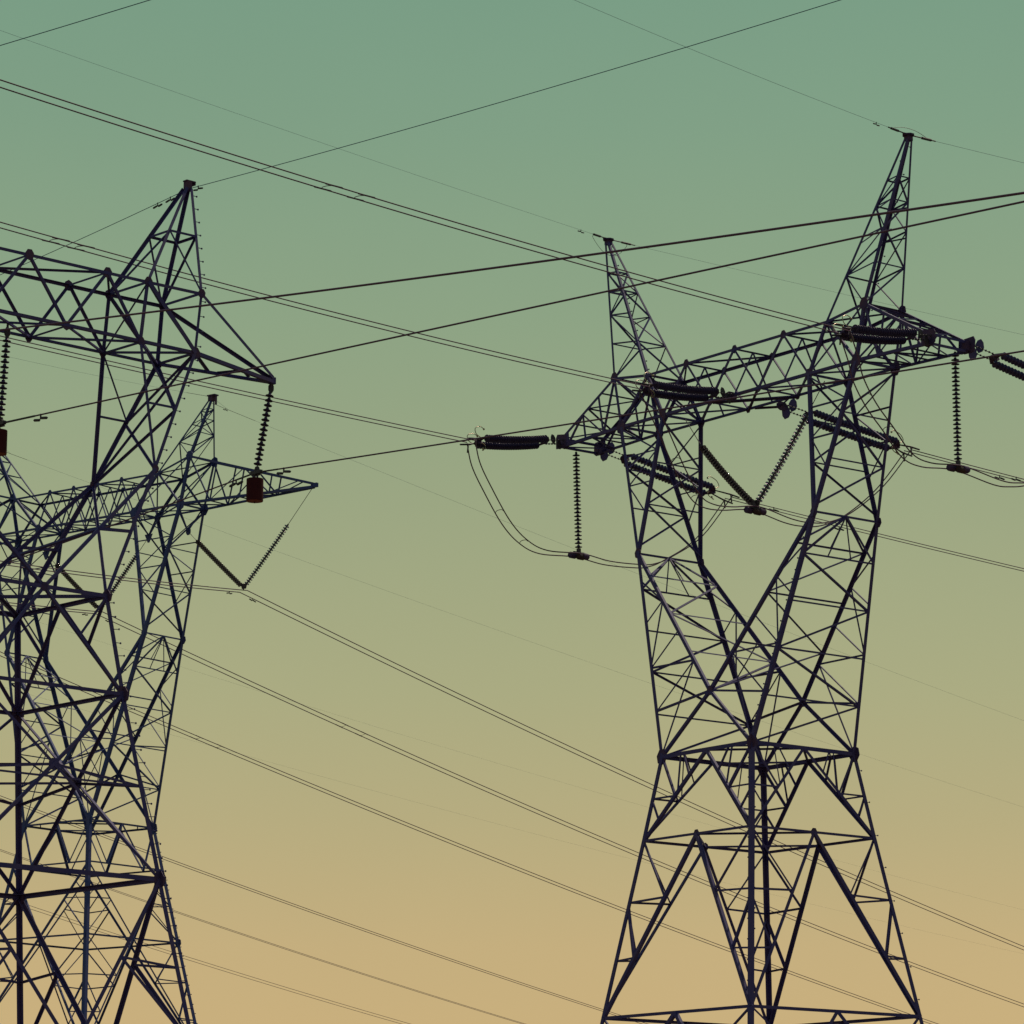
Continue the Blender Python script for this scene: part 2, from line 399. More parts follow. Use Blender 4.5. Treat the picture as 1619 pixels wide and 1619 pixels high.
    for i in range(len(bx) - 1):
        s_ = 1 if i % 2 else -1
        m.angle(P(bx[i], -vb * s_, zb), P(bx[i + 1], vb * s_, zb), .055, -up)
        m.angle(P(bx[i], vb * s_, zb), P(bx[i + 1], -vb * s_, zb), .05, -up)
        m.angle(P(bx[i], -vb, zb), P(bx[i], vb, zb), .05, -up)
        if T != 'A':
            xm = (bx[i] + bx[i + 1]) / 2
            m.angle(P(xm, -vb, zb), P(xm, vt * .0, zt), .042, V(1, 0, 0)); m.angle(P(xm, vb, zb), P(xm, 0, zt), .042, V(1, 0, 0))
    for su in (-1, 1):
        m.angle(P(su * ti, -vt, zt), P(su * ti, vt, zt), .065, up); m.angle(P(su * to, -vt, zto), P(su * to, vt, zto), .07, up)
        m.angle(P(su * bi, -vb, zb), P(su * bi, vb, zb), .065, -up); m.angle(P(su * bo, -vb, zb), P(su * bo, vb, zb), .075, -up)
        m.angle(P(su * ti, -vt, zt), P(su * to, vt, zto), .05, up); m.angle(P(su * bi, vb, zb), P(su * bo, -vb, zb), .055, -up); m.angle(P(su * bi, -vb, zb), P(su * bo, vb, zb), .05, -up)
        m.angle(P(su * bo, -vb, zb), P(su * to, vt, zto), .05, V(su, 0, 0))
        m.angle(P(su * bi, vb, zb), P(su * ti, -vt, zt), .05, V(su, 0, 0))
    m.build('bridge', steel, root)
    # ---- earth-wire peaks
    pk = {}
    for su in (-1, 1):
        m = MB(); ap = P(su * pu, 0, zp)
        feet = [P(su * ti, -vt, zt), P(su * to, -vt, zto), P(su * to, vt, zto), P(su * ti, vt, zt)]
        tips = [ap + V(a * .07 * su, b * .07, -.12) for a, b in ((-1, -1), (1, -1), (1, 1), (-1, 1))]
        pw = .080 if T != 'A' else .082
        for i in range(4):
            a, b = feet[i], feet[(i + 1) % 4]
            e1 = (b - a).normalized(); e2 = (feet[i - 1] - a).normalized()
            if T == 'A': e1, e2 = -su * UX, (VY if i in (0, 1) else -VY)
            m.corner(a, tips[i], pw, e1, e2)
            A, B = (a, tips[i]), (b, tips[(i + 1) % 4])
            n = [V(0, -1, 0), V(su, 0, 0), V(0, 1, 0), V(-su, 0, 0)][i]
            if T == 'R':
                ts = [0, .25, .46, .63, .77]
                for j in range(4):
                    p0, p1, q0, q1 = lerp(*A, ts[j]), lerp(*A, ts[j + 1]), lerp(*B, ts[j]), lerp(*B, ts[j + 1])
                    if i % 2 == 0:
                        m.angle(p0 if j % 2 == (i == 0) else q0, q1 if j % 2 == (i == 0) else p1, .048, n)
                        m.angle(p1, q1, .045, n)
                        if j in (1, 2): m.angle(lerp(p0, p1, .82), q1, .04, n)
                    else:
                        m.angle(q0 if j % 2 else p0, p1 if j % 2 else q1, .048, n)
                        if j != 1: m.angle(p1, q1, .045, n)
            elif T == 'B':
                ts = [0, .42, .66, .84]
                for j in range(3):
                    p0, p1, q0, q1 = lerp(*A, ts[j]), lerp(*A, ts[j + 1]), lerp(*B, ts[j]), lerp(*B, ts[j + 1])
                    m.angle(p0 if (i + j) % 2 else q0, q1 if (i + j) % 2 else p1, .045, n)
                    m.angle(p1, q1, .042, n)
            else:
                p1, q1 = lerp(*A, .54), lerp(*B, .54)
                m.angle(p1, q1, .06, n)
                if i == 1: m.angle(q1, a, .06, n) if False else m.angle(p1, b, .05, n)
                if i == 0: m.angle(p1, lerp(a, b, 1.), .05, n); 
                if i == 2: m.angle(q1, a, .06, n)
                if i == 3: m.angle(q1, a, .04, n)
        o = m.build('earthwire_peak', steel, root); pk[su] = (o, feet, tips)
        c = MB()
        if T == 'A':
            c.box(ap + V(0, 0, -.05), .15, .17, .26); c.box(ap + V(.05, 0, .09), .30, .17, .03); c.box(ap + V(.19, 0, .045), .025, .15, .08)
        elif T == 'R':
            c.plate(ap + V(0, 0, -.04), V(0, 0, 1), UX, .2, .2, .05); c.box(ap + V(0, 0, -.13), .2, .2, .16); c.box(ap + V(0, 0, .0), .08, .44, .05)
        else:
            c.box(ap + V(0, 0, -.1), .26, .26, .22); c.box(ap + V(.06, 0, .06), .5, .3, .06); c.box(ap + V(.28, 0, -.2), .05, .1, .42)
        c.build('peak_cap', STEEL2, root)
    return uplegs, pk, G

# =================================================================== world, light, camera, ground
w = bpy.data.worlds.new('World'); S.world = w; w.use_nodes = True
nt = w.node_tree; bg = nt.nodes['Background']
SUN_EL, SUN_AZ = math.radians(52), math.radians(37)            # azimuth from +Y towards +X
tc = nt.nodes.new('ShaderNodeTexCoord'); sx = nt.nodes.new('ShaderNodeSeparateXYZ')
nt.links.new(tc.outputs['Generated'], sx.inputs[0])
asn = nt.nodes.new('ShaderNodeMath'); asn.operation = 'ARCSINE'; nt.links.new(sx.outputs['Z'], asn.inputs[0])
mr = nt.nodes.new('ShaderNodeMapRange'); mr.inputs['From Min'].default_value = 0; mr.inputs['From Max'].default_value = math.radians(40)
nt.links.new(asn.outputs[0], mr.inputs['Value'])
cr = nt.nodes.new('ShaderNodeValToRGB'); nt.links.new(mr.outputs[0], cr.inputs['Fac'])
def lin(c): return tuple((x / 12.92 if x <= .04045 else ((x + .055) / 1.055) ** 2.4) for x in (v / 255 for v in c))
SKY = [(0., (204, 172, 120)), (3.4, (201, 174, 123)), (5.0, (196, 173, 124)), (7.0, (181, 170, 125)), (9.0, (169, 169, 127)), (11.9, (155, 165, 128)),
       (15., (140, 162, 130)), (18., (127, 158, 131)), (20., (121, 156, 131)), (30., (100, 142, 128)), (40., (84, 126, 122))]
el = cr.color_ramp.elements
while len(el) < len(SKY): el.new(.5)
for e, (d, c) in zip(el, SKY): e.position = d / 40; e.color = (*lin(c), 1)
# physical sky, far weaker than the dusk glow, mixed in for a little east-west variation
sky = nt.nodes.new('ShaderNodeTexSky'); sky.sky_type = 'NISHITA'; sky.sun_disc = False
sky.sun_elevation = SUN_EL; sky.sun_rotation = SUN_AZ
nz = nt.nodes.new('ShaderNodeTexNoise'); nz.inputs['Scale'].default_value = 9; nz.inputs['Detail'].default_value = 4   # faint uneven dusk haze
nt.links.new(tc.outputs['Generated'], nz.inputs['Vector'])
hz = nt.nodes.new('ShaderNodeMapRange'); hz.inputs['To Min'].default_value = .965; hz.inputs['To Max'].default_value = 1.035
nt.links.new(nz.outputs['Fac'], hz.inputs['Value'])
mm = nt.nodes.new('ShaderNodeMix'); mm.data_type = 'RGBA'; mm.blend_type = 'MULTIPLY'; mm.inputs['Factor'].default_value = 1
nt.links.new(cr.outputs['Color'], mm.inputs['A']); nt.links.new(hz.outputs[0], mm.inputs['B'])
mx = nt.nodes.new('ShaderNodeMix'); mx.data_type = 'RGBA'; mx.blend_type = 'ADD'; mx.inputs['Factor'].default_value = .0015
nt.links.new(mm.outputs['Result'], mx.inputs['A']); nt.links.new(sky.outputs[0], mx.inputs['B'])
nt.links.new(mx.outputs['Result'], bg.inputs['Color']); bg.inputs['Strength'].default_value = 1.0

ld = bpy.data.lights.new('sun', 'SUN'); ld.energy = 2.6; ld.angle = math.radians(.5); ld.color = (1, .86, .66)
lo = bpy.data.objects.new('sun', ld); COL.objects.link(lo)
sd = V(math.sin(SUN_AZ) * math.cos(SUN_EL), math.cos(SUN_AZ) * math.cos(SUN_EL), math.sin(SUN_EL))
lo.rotation_mode = 'QUATERNION'; lo.rotation_quaternion = V(0, 0, 1).rotation_difference(sd)

cd = bpy.data.cameras.new('camera'); cam = bpy.data.objects.new('camera', cd); COL.objects.link(cam); S.camera = cam
cd.sensor_width = 36; cd.lens = F['f'] / 1619 * 36; cd.clip_end = 20000; cd.clip_start = .5
cam.location = (0, 0, 1.7)
Rm = Matrix.Rotation(math.pi / 2 + F['pitch'], 3, 'X') @ Matrix.Rotation(F['roll'], 3, 'Z')
cam.rotation_euler = Rm.to_euler()

gm = MB(); N = 24
gv = [(x, y, 0) for y in (-3000, -300, 0, 100, 200, 400, 1200, 9000) for x in (-9000, -1200, -300, -100, 0, 100, 300, 1200, 9000)]
gm.add(gv, [(r * 9 + c, r * 9 + c + 1, r * 9 + c + 10, r * 9 + c + 9) for r in range(7) for c in range(8)])
g = gm.build('ground', SOIL); g['kind'] = 'structure'

# =================================================================== towers
# R: tension tower on the right
F.update(RWW=F['Rw2'], RZW=F['Rz2'], RVW=F['Rw2'], RVZ=F['Rz2'], RNB=3)
R = thing('transmission_tower', 'dark lattice tower on the right with two spiky peaks and wires ending on double insulators', 'pylon', (F['Rx'], F['Ry'], 0), F['Ryaw'], 'lattice towers')
sl = (F['Rw0'] - F['Rw1']) / (F['Rz1'] - F['Rz0']); wb = F['Rw0'] + sl * F['Rz0']
legs, rings = lower_body(R, [(F['Rw2'], F['Rz2']), (F['Rw1'], F['Rz1']), (F['Rw0'], F['Rz0']), ((F['Rw0'] + wb) / 2, F['Rz0'] / 2), (wb, .2)],
    [dict(t='chev', red='top', w=.10, sw=.055, h=.13, plan=2), dict(t='chev', red='low', w=.115, sw=.058, h=.08, plan=1), dict(t='chev', red='low', w=.12, sw=.06, h=.10), dict(t='chev', red='low', w=.12, sw=.06, h=.09)], .145, STEEL)
up, pk, G = window_head(R, 'R', STEEL, .130, True)
au, za, bo, vb, zb, to, vt, zto = (F['R' + k] for k in ('au', 'za', 'bo', 'vb', 'zb', 'to', 'vt', 'zto'))
for su in (-1, 1):
    m = MB(); va = F['Rva']
    zt_ = za + .12; zb_ = za - .18
    for sv in (-1, 1):
        n = V(0, sv, 0)
        A, B = (P(su * to, sv * vt, zto), P(su * au, sv * va, zt_)), (P(su * bo, sv * vb, zb), P(su * au, sv * va, zb_))
        m.corner(*A, .10, V(0, 0, -1), -sv * VY); m.corner(*B, .10, V(0, 0, 1), -sv * VY)
        zig(m, A, B, 3, .06, n, 0, True, .05, 0, .9)
        m.angle(lerp(*A, .9), lerp(*B, .9), .07, n)
    for zz, a in ((zto, to), (zb, bo)):
        ez = zt_ if zz == zto else zb_
        A, B = (P(su * a, -vb, zz), P(su * au, -va, ez)), (P(su * a, vb, zz), P(su * au, va, ez))
        zig(m, A, B, 4, .05, V(0, 0, 1), 0, True, .045, 0, 1)
    m.angle(P(su * au, -va, zt_), P(su * au, va, zt_), .08, V(su, 0, 0)); m.angle(P(su * au, -va, zb_), P(su * au, va, zb_), .09, V(su, 0, 0))
    m.build('cross_arm', STEEL, R)
    for sv in (-1, 1):
        m = MB(); m.plate(P(su * (au + .02), sv * (va + .02), za), V(0, sv, 0), V(.05, 0, 1), .29, .30, .03, shape=[(-1, .55), (-.75, .95), (.8, .8), (1, .5), (1, -.55), (.6, -.8), (-.9, -.75)])
        m.plate(P(su * (au - .1), sv * (va - .1), za - .14), V(0, sv, 0), V(0, 0, 1), .22, .12, .03)
        m.box(P(su * au, sv * (va - .06), za - .02), .22, .12, .30)
        m.build('dead_end_plate', STEEL2, R)
m = MB()
for sv, q in ((-1, .98), (1, 1.22)):
    m.plate(P(0, sv * (q + .02), zb - .06), V(1, 0, 0), V(0, 0, 1), .26, .16, .04)
    m.angle(P(-.9, sv * vb, zb), P(0, sv * q, zb - .06), .07, V(0, 0, 1)); m.angle(P(.9, sv * vb, zb), P(0, sv * q, zb - .06), .07, V(0, 0, 1))
m.angle(P(-1.1, -vb, zb - .05), P(1.2, vb, zb - .05), .07, V(0, 0, 1)); m.angle(P(-1.2, vb, zb - .05), P(1.1, -vb, zb - .05), .07, V(0, 0, 1))
m.build('hanger_frame', STEEL2, R)
gussets(R, G + [(rings[0][i], FN[i], .24) for i in range(4)] + [(lerp(rings[1][i], rings[1][(i + 1) % 4], .5), FN[i], .13) for i in range(4)], STEEL2)
step_bolts(legs[1], rings[2][1], rings[0][1], [V(-1, 0, 0), V(0, 1, 0)], 26); step_bolts(legs[2], rings[2][2], rings[0][2], [V(1, 0, 0), V(0, 1, 0)], 8)
step_bolts(up[(1, -1)], P(F['Rw2'], -F['Rw2'], F['Rz2']), P(F['Rk'], -F['Rvk'], F['Rzk']), [V(-1, 0, 0), V(0, -1, 0)], 22)
for su in (-1, 1):
    o, feet, tips = pk[su]; step_bolts(o, feet[3 if su > 0 else 0], tips[3 if su > 0 else 0], [V(-su, 0, 0), V(0, 1, 0)], 14)

# B: suspension tower behind
F.update(BWW=F['Bw2'], BZW=F['Bz2'], BVW=F['Bw2'], BVZ=F['Bz2'], BNB=4)
B = thing('transmission_tower', 'more distant lattice tower seen through the nearer left tower, hung with V-shaped insulators', 'pylon', (F['Bx'], F['By'], 0), F['Byaw'], 'lattice towers')
sl = (F['Bw0'] - F['Bw1']) / (F['Bz1'] - F['Bz0']); wb = F['Bw0'] + sl * F['Bz0']
lv = lambda z: (F['Bw0'] + sl * (F['Bz0'] - z), z)
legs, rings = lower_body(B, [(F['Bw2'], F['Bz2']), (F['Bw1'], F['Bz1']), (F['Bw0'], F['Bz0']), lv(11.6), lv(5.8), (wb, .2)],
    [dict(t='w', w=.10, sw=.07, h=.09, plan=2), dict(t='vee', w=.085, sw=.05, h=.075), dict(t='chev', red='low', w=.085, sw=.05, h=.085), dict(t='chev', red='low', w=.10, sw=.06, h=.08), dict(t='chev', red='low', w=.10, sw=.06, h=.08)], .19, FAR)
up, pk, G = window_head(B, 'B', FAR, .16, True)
au, za, bo, vb, zb, to, vt, zto, bi = (F['B' + k] for k in ('au', 'za', 'bo', 'vb', 'zb', 'to', 'vt', 'zto', 'bi'))
for su in (-1, 1):
    m = MB(); tip = P(su * au, 0, za)
    for sv in (-1, 1):
        n = V(0, sv, .2)
        A, Bb = (P(su * to, sv * vt, zto), tip + V(0, sv * .06, .12)), (P(su * bo, sv * vb, zb), tip + V(0, sv * .06, -.08))
        m.corner(*A, .11, V(0, 0, -1), -sv * VY); m.corner(*Bb, .12, V(0, 0, 1), -sv * VY)
        zig(m, A, Bb, 4, .06, n, 0, True, .055, 0, .9)
    for zz, a, e in ((zto, to, .12), (zb, bo, -.08)):
        zig(m, (P(su * a, -vb, zz), tip + V(0, -.06, e)), (P(su * a, vb, zz), tip + V(0, .06, e)), 4, .055, V(0, 0, 1), 0, True, .05, 0, .9)
    m.box(tip + V(su * .05, 0, .02), .36, .14, .2)
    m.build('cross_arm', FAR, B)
    m, m2 = MB(), MB()                                                # hanger brackets below the bridge for the V-strings
    h1 = P(su * 6.1, 0, 36.28); h2 = P(su * 3.5, 0, 36.35)
    for sv in (-1, 1):
        m.angle(P(su * (bo - .15), sv * vb, zb), h1, .07, V(su, 0, 0)); m2.angle(P(su * (bi + .1), sv * vb, zb), h2, .075, V(su, 0, 0))
    m.angle(P(su * (bo - .9), 0, zb), h1, .06, VY); m2.angle(P(su * (bi + .9), 0, zb), h2, .06, VY)
    m.plate(h1, VY, V(0, 0, 1), .16, .2, .03); m2.plate(h2 + V(0, 0, -.05), VY, V(0, 0, 1), .26, .26, .03, shape=[(-1, .6), (1, .6), (.2, -1), (-.2, -1)])
    m.build('hanger_bracket', FAR, B); m2.build('hanger_bracket', FAR, B)
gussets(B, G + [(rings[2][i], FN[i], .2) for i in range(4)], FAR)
step_bolts(legs[2], rings[3][2], rings[0][2], [V(1, 0, 0), V(0, 1, 0)], 24)

# A: nearest tower, cut by the left edge; its near side is v-
F.update(AWW=F['Aw1'], AZW=F['Az1'], AVW=F['Aw2'], AVZ=F['Az2'], Avv=F['Aw1'], Azv=F['Az1'], ANB=3)
A = thing('transmission_tower', 'nearest lattice tower, cut off by the left edge, with red drums under its arms', 'pylon', (F['Ax'], F['Ay'], 0), F['Ayaw'], 'lattice towers')
sa = .16; la = lambda z: (F['Aw3'] + sa * (F['Az3'] - z), z)
legs, rings = lower_body(A, [(F['Aw1'], F['Az1']), (F['Aw2'], F['Az2']), (F['Aw3'], F['Az3']), la(6.6), la(.2)],
    [dict(t='lambda', w=.075, h=.10), dict(t='x', w=.078, sw=.05, h=.092), dict(t='vdeep', w=.096, sw=.06, h=.118), dict(t='chev', red='low', w=.12, sw=.06, h=.10)], .118, STEEL)
up, pk, G = window_head(A, 'A', STEEL, .096, False)
m = MB()
for i in range(4):
    m.angle(lerp(rings[1][i], rings[2][i], .5), lerp(rings[1][(i + 1) % 4], rings[2][(i + 1) % 4], .5), .05, FN[i]) if i in (0, 3) else None
xs = [lerp(rings[1][i], rings[2][(i + 1) % 4], .43) for i in range(4)]
for i in range(4): m.angle(xs[i], xs[(i + 1) % 4], .06, V(0, 0, 1))
m.build('horizontal_frame', STEEL, A); m = MB()
for i in range(4):
    a = rings[0][i]; n = FN[i]; m = MB()
    m.angle(a, lerp(lerp(rings[0][i], rings[0][(i + 1) % 4], .5), rings[1][i], .45), .065, n)
    m.build('corner_brace', STEEL, A); m = MB()
    m.angle(rings[0][(i + 1) % 4], lerp(lerp(rings[0][i], rings[0][(i + 1) % 4], .5), rings[1][(i + 1) % 4], .45), .065, n)
    m.build('corner_brace', STEEL, A)
m = MB()
m.angle(rings[0][0], rings[0][2], .09, V(0, 0, 1)); m.angle(rings[0][1], rings[0][3], .09, V(0, 0, 1))
m.build('horizontal_frame', STEEL, A)
au, za, bo, vb, zb, to, vt, zto, bi = (F['A' + k] for k in ('au', 'za', 'bo', 'vb', 'zb', 'to', 'vt', 'zto', 'bi'))
for su in (-1, 1):
    m = MB(); tip = P(su * au, 0, za)
    for sv in (-1, 1):
        n = V(0, sv, .2)
        m.corner(P(su * to, sv * vt, zto), tip + V(0, sv * .05, .08), .088, V(0, 0, -1), -sv * VY)
        m.corner(P(su * bo, sv * vb, zb), tip + V(0, sv * .05, -.05), .096, V(0, 0, 1), -sv * VY)
    L0, L1 = (P(su * bo, -vb, zb), tip), (P(su * bo, vb, zb), tip)
    m.angle(L0[0], lerp(*L1, .44), .07, V(0, 0, 1)); m.angle(lerp(*L1, .52), lerp(*L0, .62), .07, V(0, 0, 1)); m.angle(lerp(*L0, .62), lerp(*L1, .8), .055, V(0, 0, 1))
    m.box(tip + V(0, 0, 0), .17, .13, .18); m.box(tip + V(su * -.25, 0, -.06), .4, .14, .03)
    m.build('cross_arm', STEEL, A)
gussets(A, G + [(rings[j][i], n, r) for j, r in ((0, .15), (1, .19), (2, .19)) for i in range(4) for n in (FN[i], FN[i - 1])], STEEL2)
iE = 1
step_bolts(legs[iE], rings[3][iE], rings[0][iE], [V(1, 0, 0), V(.7, -.7, 0)], 34); step_bolts(up[(1, -1)], rings[0][iE], P(F['Ak'], -F['Avk'], F['Azk']), [V(1, 0, 0)], 10)
step_bolts(up[(1, -1)], P(F['Ak'], -F['Avk'], F['Azk']), P(bo, -vb, zb), [V(1, 0, 0)], 9); step_bolts(up[(1, -1)], P(bo, -vb, zb), P(to, -vt, zto), [V(1, 0, 0)], 4)
o, feet, tips = pk[1]; step_bolts(o, feet[1], tips[1], [V(1, 0, 0)], 8)

# =================================================================== insulators
def disc_mesh(name, r, pitch, m):
    b = MB()
    b.lathe([(.012, 0), (.034, -.004), (.043, -.014), (.045, -.05), (r * .60, -.060), (r * .88, -.073), (r, -.084), (r * .985, -.091), (r * .9, -.084),
             (r * .72, -.078), (r * .68, -.094), (r * .6, -.080), (r * .45, -.082), (r * .41, -.100), (r * .33, -.084), (.022, -.090), (.013, -.104), (.013, -pitch)], 16)
    return b.mesh(name, m, True)
DISC = disc_mesh('insulator_disc', .131, .146, GLAZE)
DISCG = disc_mesh('insulator_disc', .127, .146, GLASS)
DISCA = disc_mesh('insulator_disc', .112, .146, GLAZE)
def quat_down(d): return V(0, 0, -1).rotation_difference(Vector(d).normalized())
def string(parent, p, q, n, me, sag=0., pitch=.146):
    """one string of n cap-and-pin discs from p to q (root-local coordinates); rod, cap fittings, discs"""
    p, q = Vector(p), Vector(q); d = (q - p); L = d.length; Q = quat_down(d)
    m = MB(); m.tube([(0, 0, .03), (0, 0, -L - .02)], .012, 6); m.lathe([(.02, .05), (.04, .04), (.04, -.01), (.02, -.02)], 8)
    o = m.build('insulator_string', HARD, parent, True); o.location = p; o.rotation_mode = 'QUATERNION'; o.rotation_quaternion = Q
    s_ = Q.inverted() @ V(0, 0, -1); st = (L - .02) / n
    for i in range(n):
        t = (i + .5) / n; off = s_ * (sag * 4 * t * (1 - t)); off.z = 0
        place('insulator_disc', me, o, V(0, 0, -i * st) + off)
    return o

def dead_end(name_label, att, cl, n, links, group, far):
    """double dead-end set: links, shield plates, yokes, two strings, clamps and arcing horns"""
    a, c = Vector(att), Vector(cl); d = (c - a); L = d.length; d.normalize()
    root = thing('insulator_set', name_label, 'insulator', a, 0, group)
    side = d.cross(V(0, 0, 1)).normalized(); 
    if side.x < 0: side = -side
    side = (side * .92 + V(0, 0, .40)).normalized()               # pair hangs slightly tilted
    upv = side.cross(d).normalized()
    if upv.z < 0: upv = -upv
    h = .215
    s0 = links + .18; s1 = s0 + n * (.146 if far else .1235) + .02
    m = MB()                                                        # tower-side links
    for k in (-1, 1):
        pts = [side * (k * .1 * (1 - t)) + d * (.05 + (links - .05) * t) + V(0, 0, -.02) for t in (0, 1)]
        m.tube([side * (k * .13) + d * .05, side * (k * .13) + d * links], .014, 6)
        j = int(links / .16)
        for i in range(j): m.box(side * (k * .13) + d * (.1 + (links - .1) * i / max(1, j)), .05, .05, .05)
    m.build('link', HARD, root)
    for k in (-1, 1):                                               # leaf-shaped link plates close to the tower
        m = MB(); m.plate(d * (.36 + .16 * k) + V(0, 0, .17 * k if far else .1 * k), side - V(0, 0, side.z), V(0, 0, 1) + d * .3, .21 if far else .14, .24 if far else .17, .03,
                          shape=[(0, 1), (.6, .75), (.95, .1), (.8, -.5), (.2, -1), (-.4, -.75), (-.75, -.1), (-.5, .6)])
        m.build('link_plate', STEEL if far else HARD, root)
    def yoke(s, direction):
        m = MB(); n_ = upv
        m.plate(d * s, n_, d * direction, .30, .17, .03, shape=[(0, -1), (.35, -.8), (1, .6), (.95, .95), (0, .55), (-.95, .95), (-1, .6), (-.35, -.8)])
        m.plate(d * (s + .04), side, d, .10, .16, .03)
        m.build('yoke_plate', STEEL2, root)
    yoke(links + .05, 1); yoke(s1 + .12, -1)
    for k in (-1, 1): string(root, side * (k * h) + d * s0, side * (k * h) + d * s1, n, DISC, .02 if far else .05)
    for k in (-1, 1):                                               # compression clamps on the two wires
        m = MB(); m.tube([d * (s1 + .2) + side * (k * .1), d * (L - .1) + side * (k * .19), d * (L + .35) + side * (k * .2)], [.022, .035, .03], 8)
        m.tube([d * (L - .05) + side * (k * .19), d * (L - .02) + side * (k * .2) - V(0, 0, .28)], .026, 8)
        m.build('wire_clamp', HARD, root, True)
    for k, u, ln, up_ in ((-1, 1, .62, .42), (1, 1, .5, .46), (0, -1, .1, -.34)):   # arcing horns
        b = d * (s1 + .14) + side * (k * .2)
        m = MB()
        P_ = [b, b + upv * (up_ * .35) + d * .22 * u, b + upv * (up_ * .8) + d * .18 * u, b + upv * up_ * 1.0 + d * .02, b + upv * up_ * 1.02 - d * ln * .35, b + upv * up_ * .8 - d * ln * .55]
        pts = catmull(P_, 5); m.tube(pts, .015, 6); m.lathe([(.012, -.035), (.034, -.018), (.034, .018), (.012, .035)], 8, P_[-1])
        m.build('arcing_horn', HORN, root, True)
    return root, side
def catmull(P_, n=6):
    P_ = [Vector(p) for p in P_]; out = []
    for i in range(len(P_) - 1):
        p0, p1, p2, p3 = P_[max(i - 1, 0)], P_[i], P_[i + 1], P_[min(i + 2, len(P_) - 1)]
        for k in range(n):
            t = k / n
            out.append(.5 * ((2 * p1) + (p2 - p0) * t + (2 * p0 - 5 * p1 + 4 * p2 - p3) * t * t + (3 * p1 - p0 - 3 * p2 + p3) * t ** 3))
    out.append(P_[-1]); return out
gN = 'double insulator strings of the right tower'
LB = {'nL': 'thick dark double insulator string reaching left from the left arm tip of the right tower',
      'nM': 'thick double insulator string lying across the left half of the right tower\'s bridge',
      'nR': 'thick double insulator string lying across the foot of the right tower\'s tallest peak',
      'fL': 'double insulator string slanting down right through the left window post of the right tower',
      'fM': 'double insulator string slanting down right across the right window frame of the right tower',
      'fR': 'double insulator string cut off by the right edge beyond the right arm tip'}
SIDE = {}
for k in LB:
    r_, SIDE[k] = dead_end(LB[k], D['att'][k], D['cl'][k], 26, .88 if k[0] == 'n' else 1.15, gN, k[0] == 'f')

gJ = 'jumper insulators of the right tower'
def weight_cluster(root, c, ax):
    ax = Vector((ax[0], ax[1], 0)).normalized(); sd_ = ax.cross(V(0, 0, 1))
    M = Matrix((ax, sd_, V(0, 0, 1))).transposed() @ Matrix.Rotation(math.pi / 2, 3, 'Y')
    for i, (a, s_, z, col) in enumerate(((-.2, -.1, -.05, STEEL2), (.2, -.1, -.02, STEEL2), (-.02, .12, -.11, DRUMW), (.16, .14, -.08, STEEL2))):
        m = MB(); m.lathe([(.05, -.15), (.10, -.14), (.115, -.11), (.115, .11), (.10, .14), (.05, .15)], 12, c + ax * a + sd_ * s_ + V(0, 0, z), M); m.build('drum_weight', col, root)
    m = MB(); m.box(c + V(0, 0, .04), .5, .06, .07, M @ Matrix.Rotation(math.pi / 2, 3, 'Y')); m.tube([c + V(0, 0, .3), c + V(0, 0, -.02)], .03, 8); m.box(c + V(0, 0, .12), .16, .12, .1, M)
    m.build('yoke_bar', HARD, root)
for k, lab in (('L', 'single straight insulator string hanging below the left arm tip of the right tower'), ('R', 'single straight insulator string hanging below the right arm tip of the right tower')):
    t, b = Vector(D['jt'][k]), Vector(D['jb'][k])
    root = thing('jumper_insulator', lab, 'insulator', t, 0, gJ)
    d = (b - t); L = d.length; dn = d.normalized()
    m = MB(); m.tube([(0, 0, .12), dn * (L - 3.72)], .018, 6); m.build('link', HARD, root)
    string(root, dn * (L - .30 - 25 * .134), dn * (L - .22), 25, DISC)
    weight_cluster(root, d + V(0, 0, .04), (math.sin(math.radians(46)), math.cos(math.radians(46))))
def vstring(lab, hp, hq, p, q, c, me, n, group, weights=False, clampdir=None):
    """V of two strings: hp/hq hanger points, p/q string tops, c bottom"""
    hp, hq, p, q, c = map(Vector, (hp, hq, p, q, c))
    root = thing('v_insulator', lab, 'insulator', c, 0, group)
    for h_, t_, s_ in ((hp, p, -1), (hq, q, 1)):
        m = MB(); m.tube([h_ - c, t_ - c], .014, 6); m.build('link', HARD, root)
        e = (t_ - c).normalized() * .22
        string(root, t_ - c, e, n, me, .07 if weights else .02)
    m = MB(); m.plate(V(0, .02, .12), V(.6, .8, 0), V(0, 0, 1), .2, .14, .03, shape=[(-1, .8), (1, .8), (.6, -1), (-.6, -1)])
    m.tube([(0, 0, .05), (0, 0, -.08)], .03, 8); m.build('yoke_plate', HARD, root)
    if weights: weight_cluster(root, V(0, 0, -.08), clampdir)
    return root
def Tw(T, u, v, z):
    c, s = math.cos(F[T + 'yaw']), math.sin(F[T + 'yaw']); return V(F[T + 'x'] + u * c - v * s, F[T + 'y'] + u * s + v * c, z)
jm = Vector(D['jb']['M']); ym = jm.z
vstring('V-shaped pair of insulator strings hanging in the window of the right tower', Tw('R', -3.45, 0, 29.7), Tw('R', 3.45, 0, 29.7), Tw('R', -2.62, 0, 28.62), Tw('R', 2.60, 0, 28.75), jm + V(0, 0, .06), DISCG, 26, gJ, True, (math.sin(math.radians(46)), math.cos(math.radians(46))))
gV = 'V-shaped insulators of the distant tower'
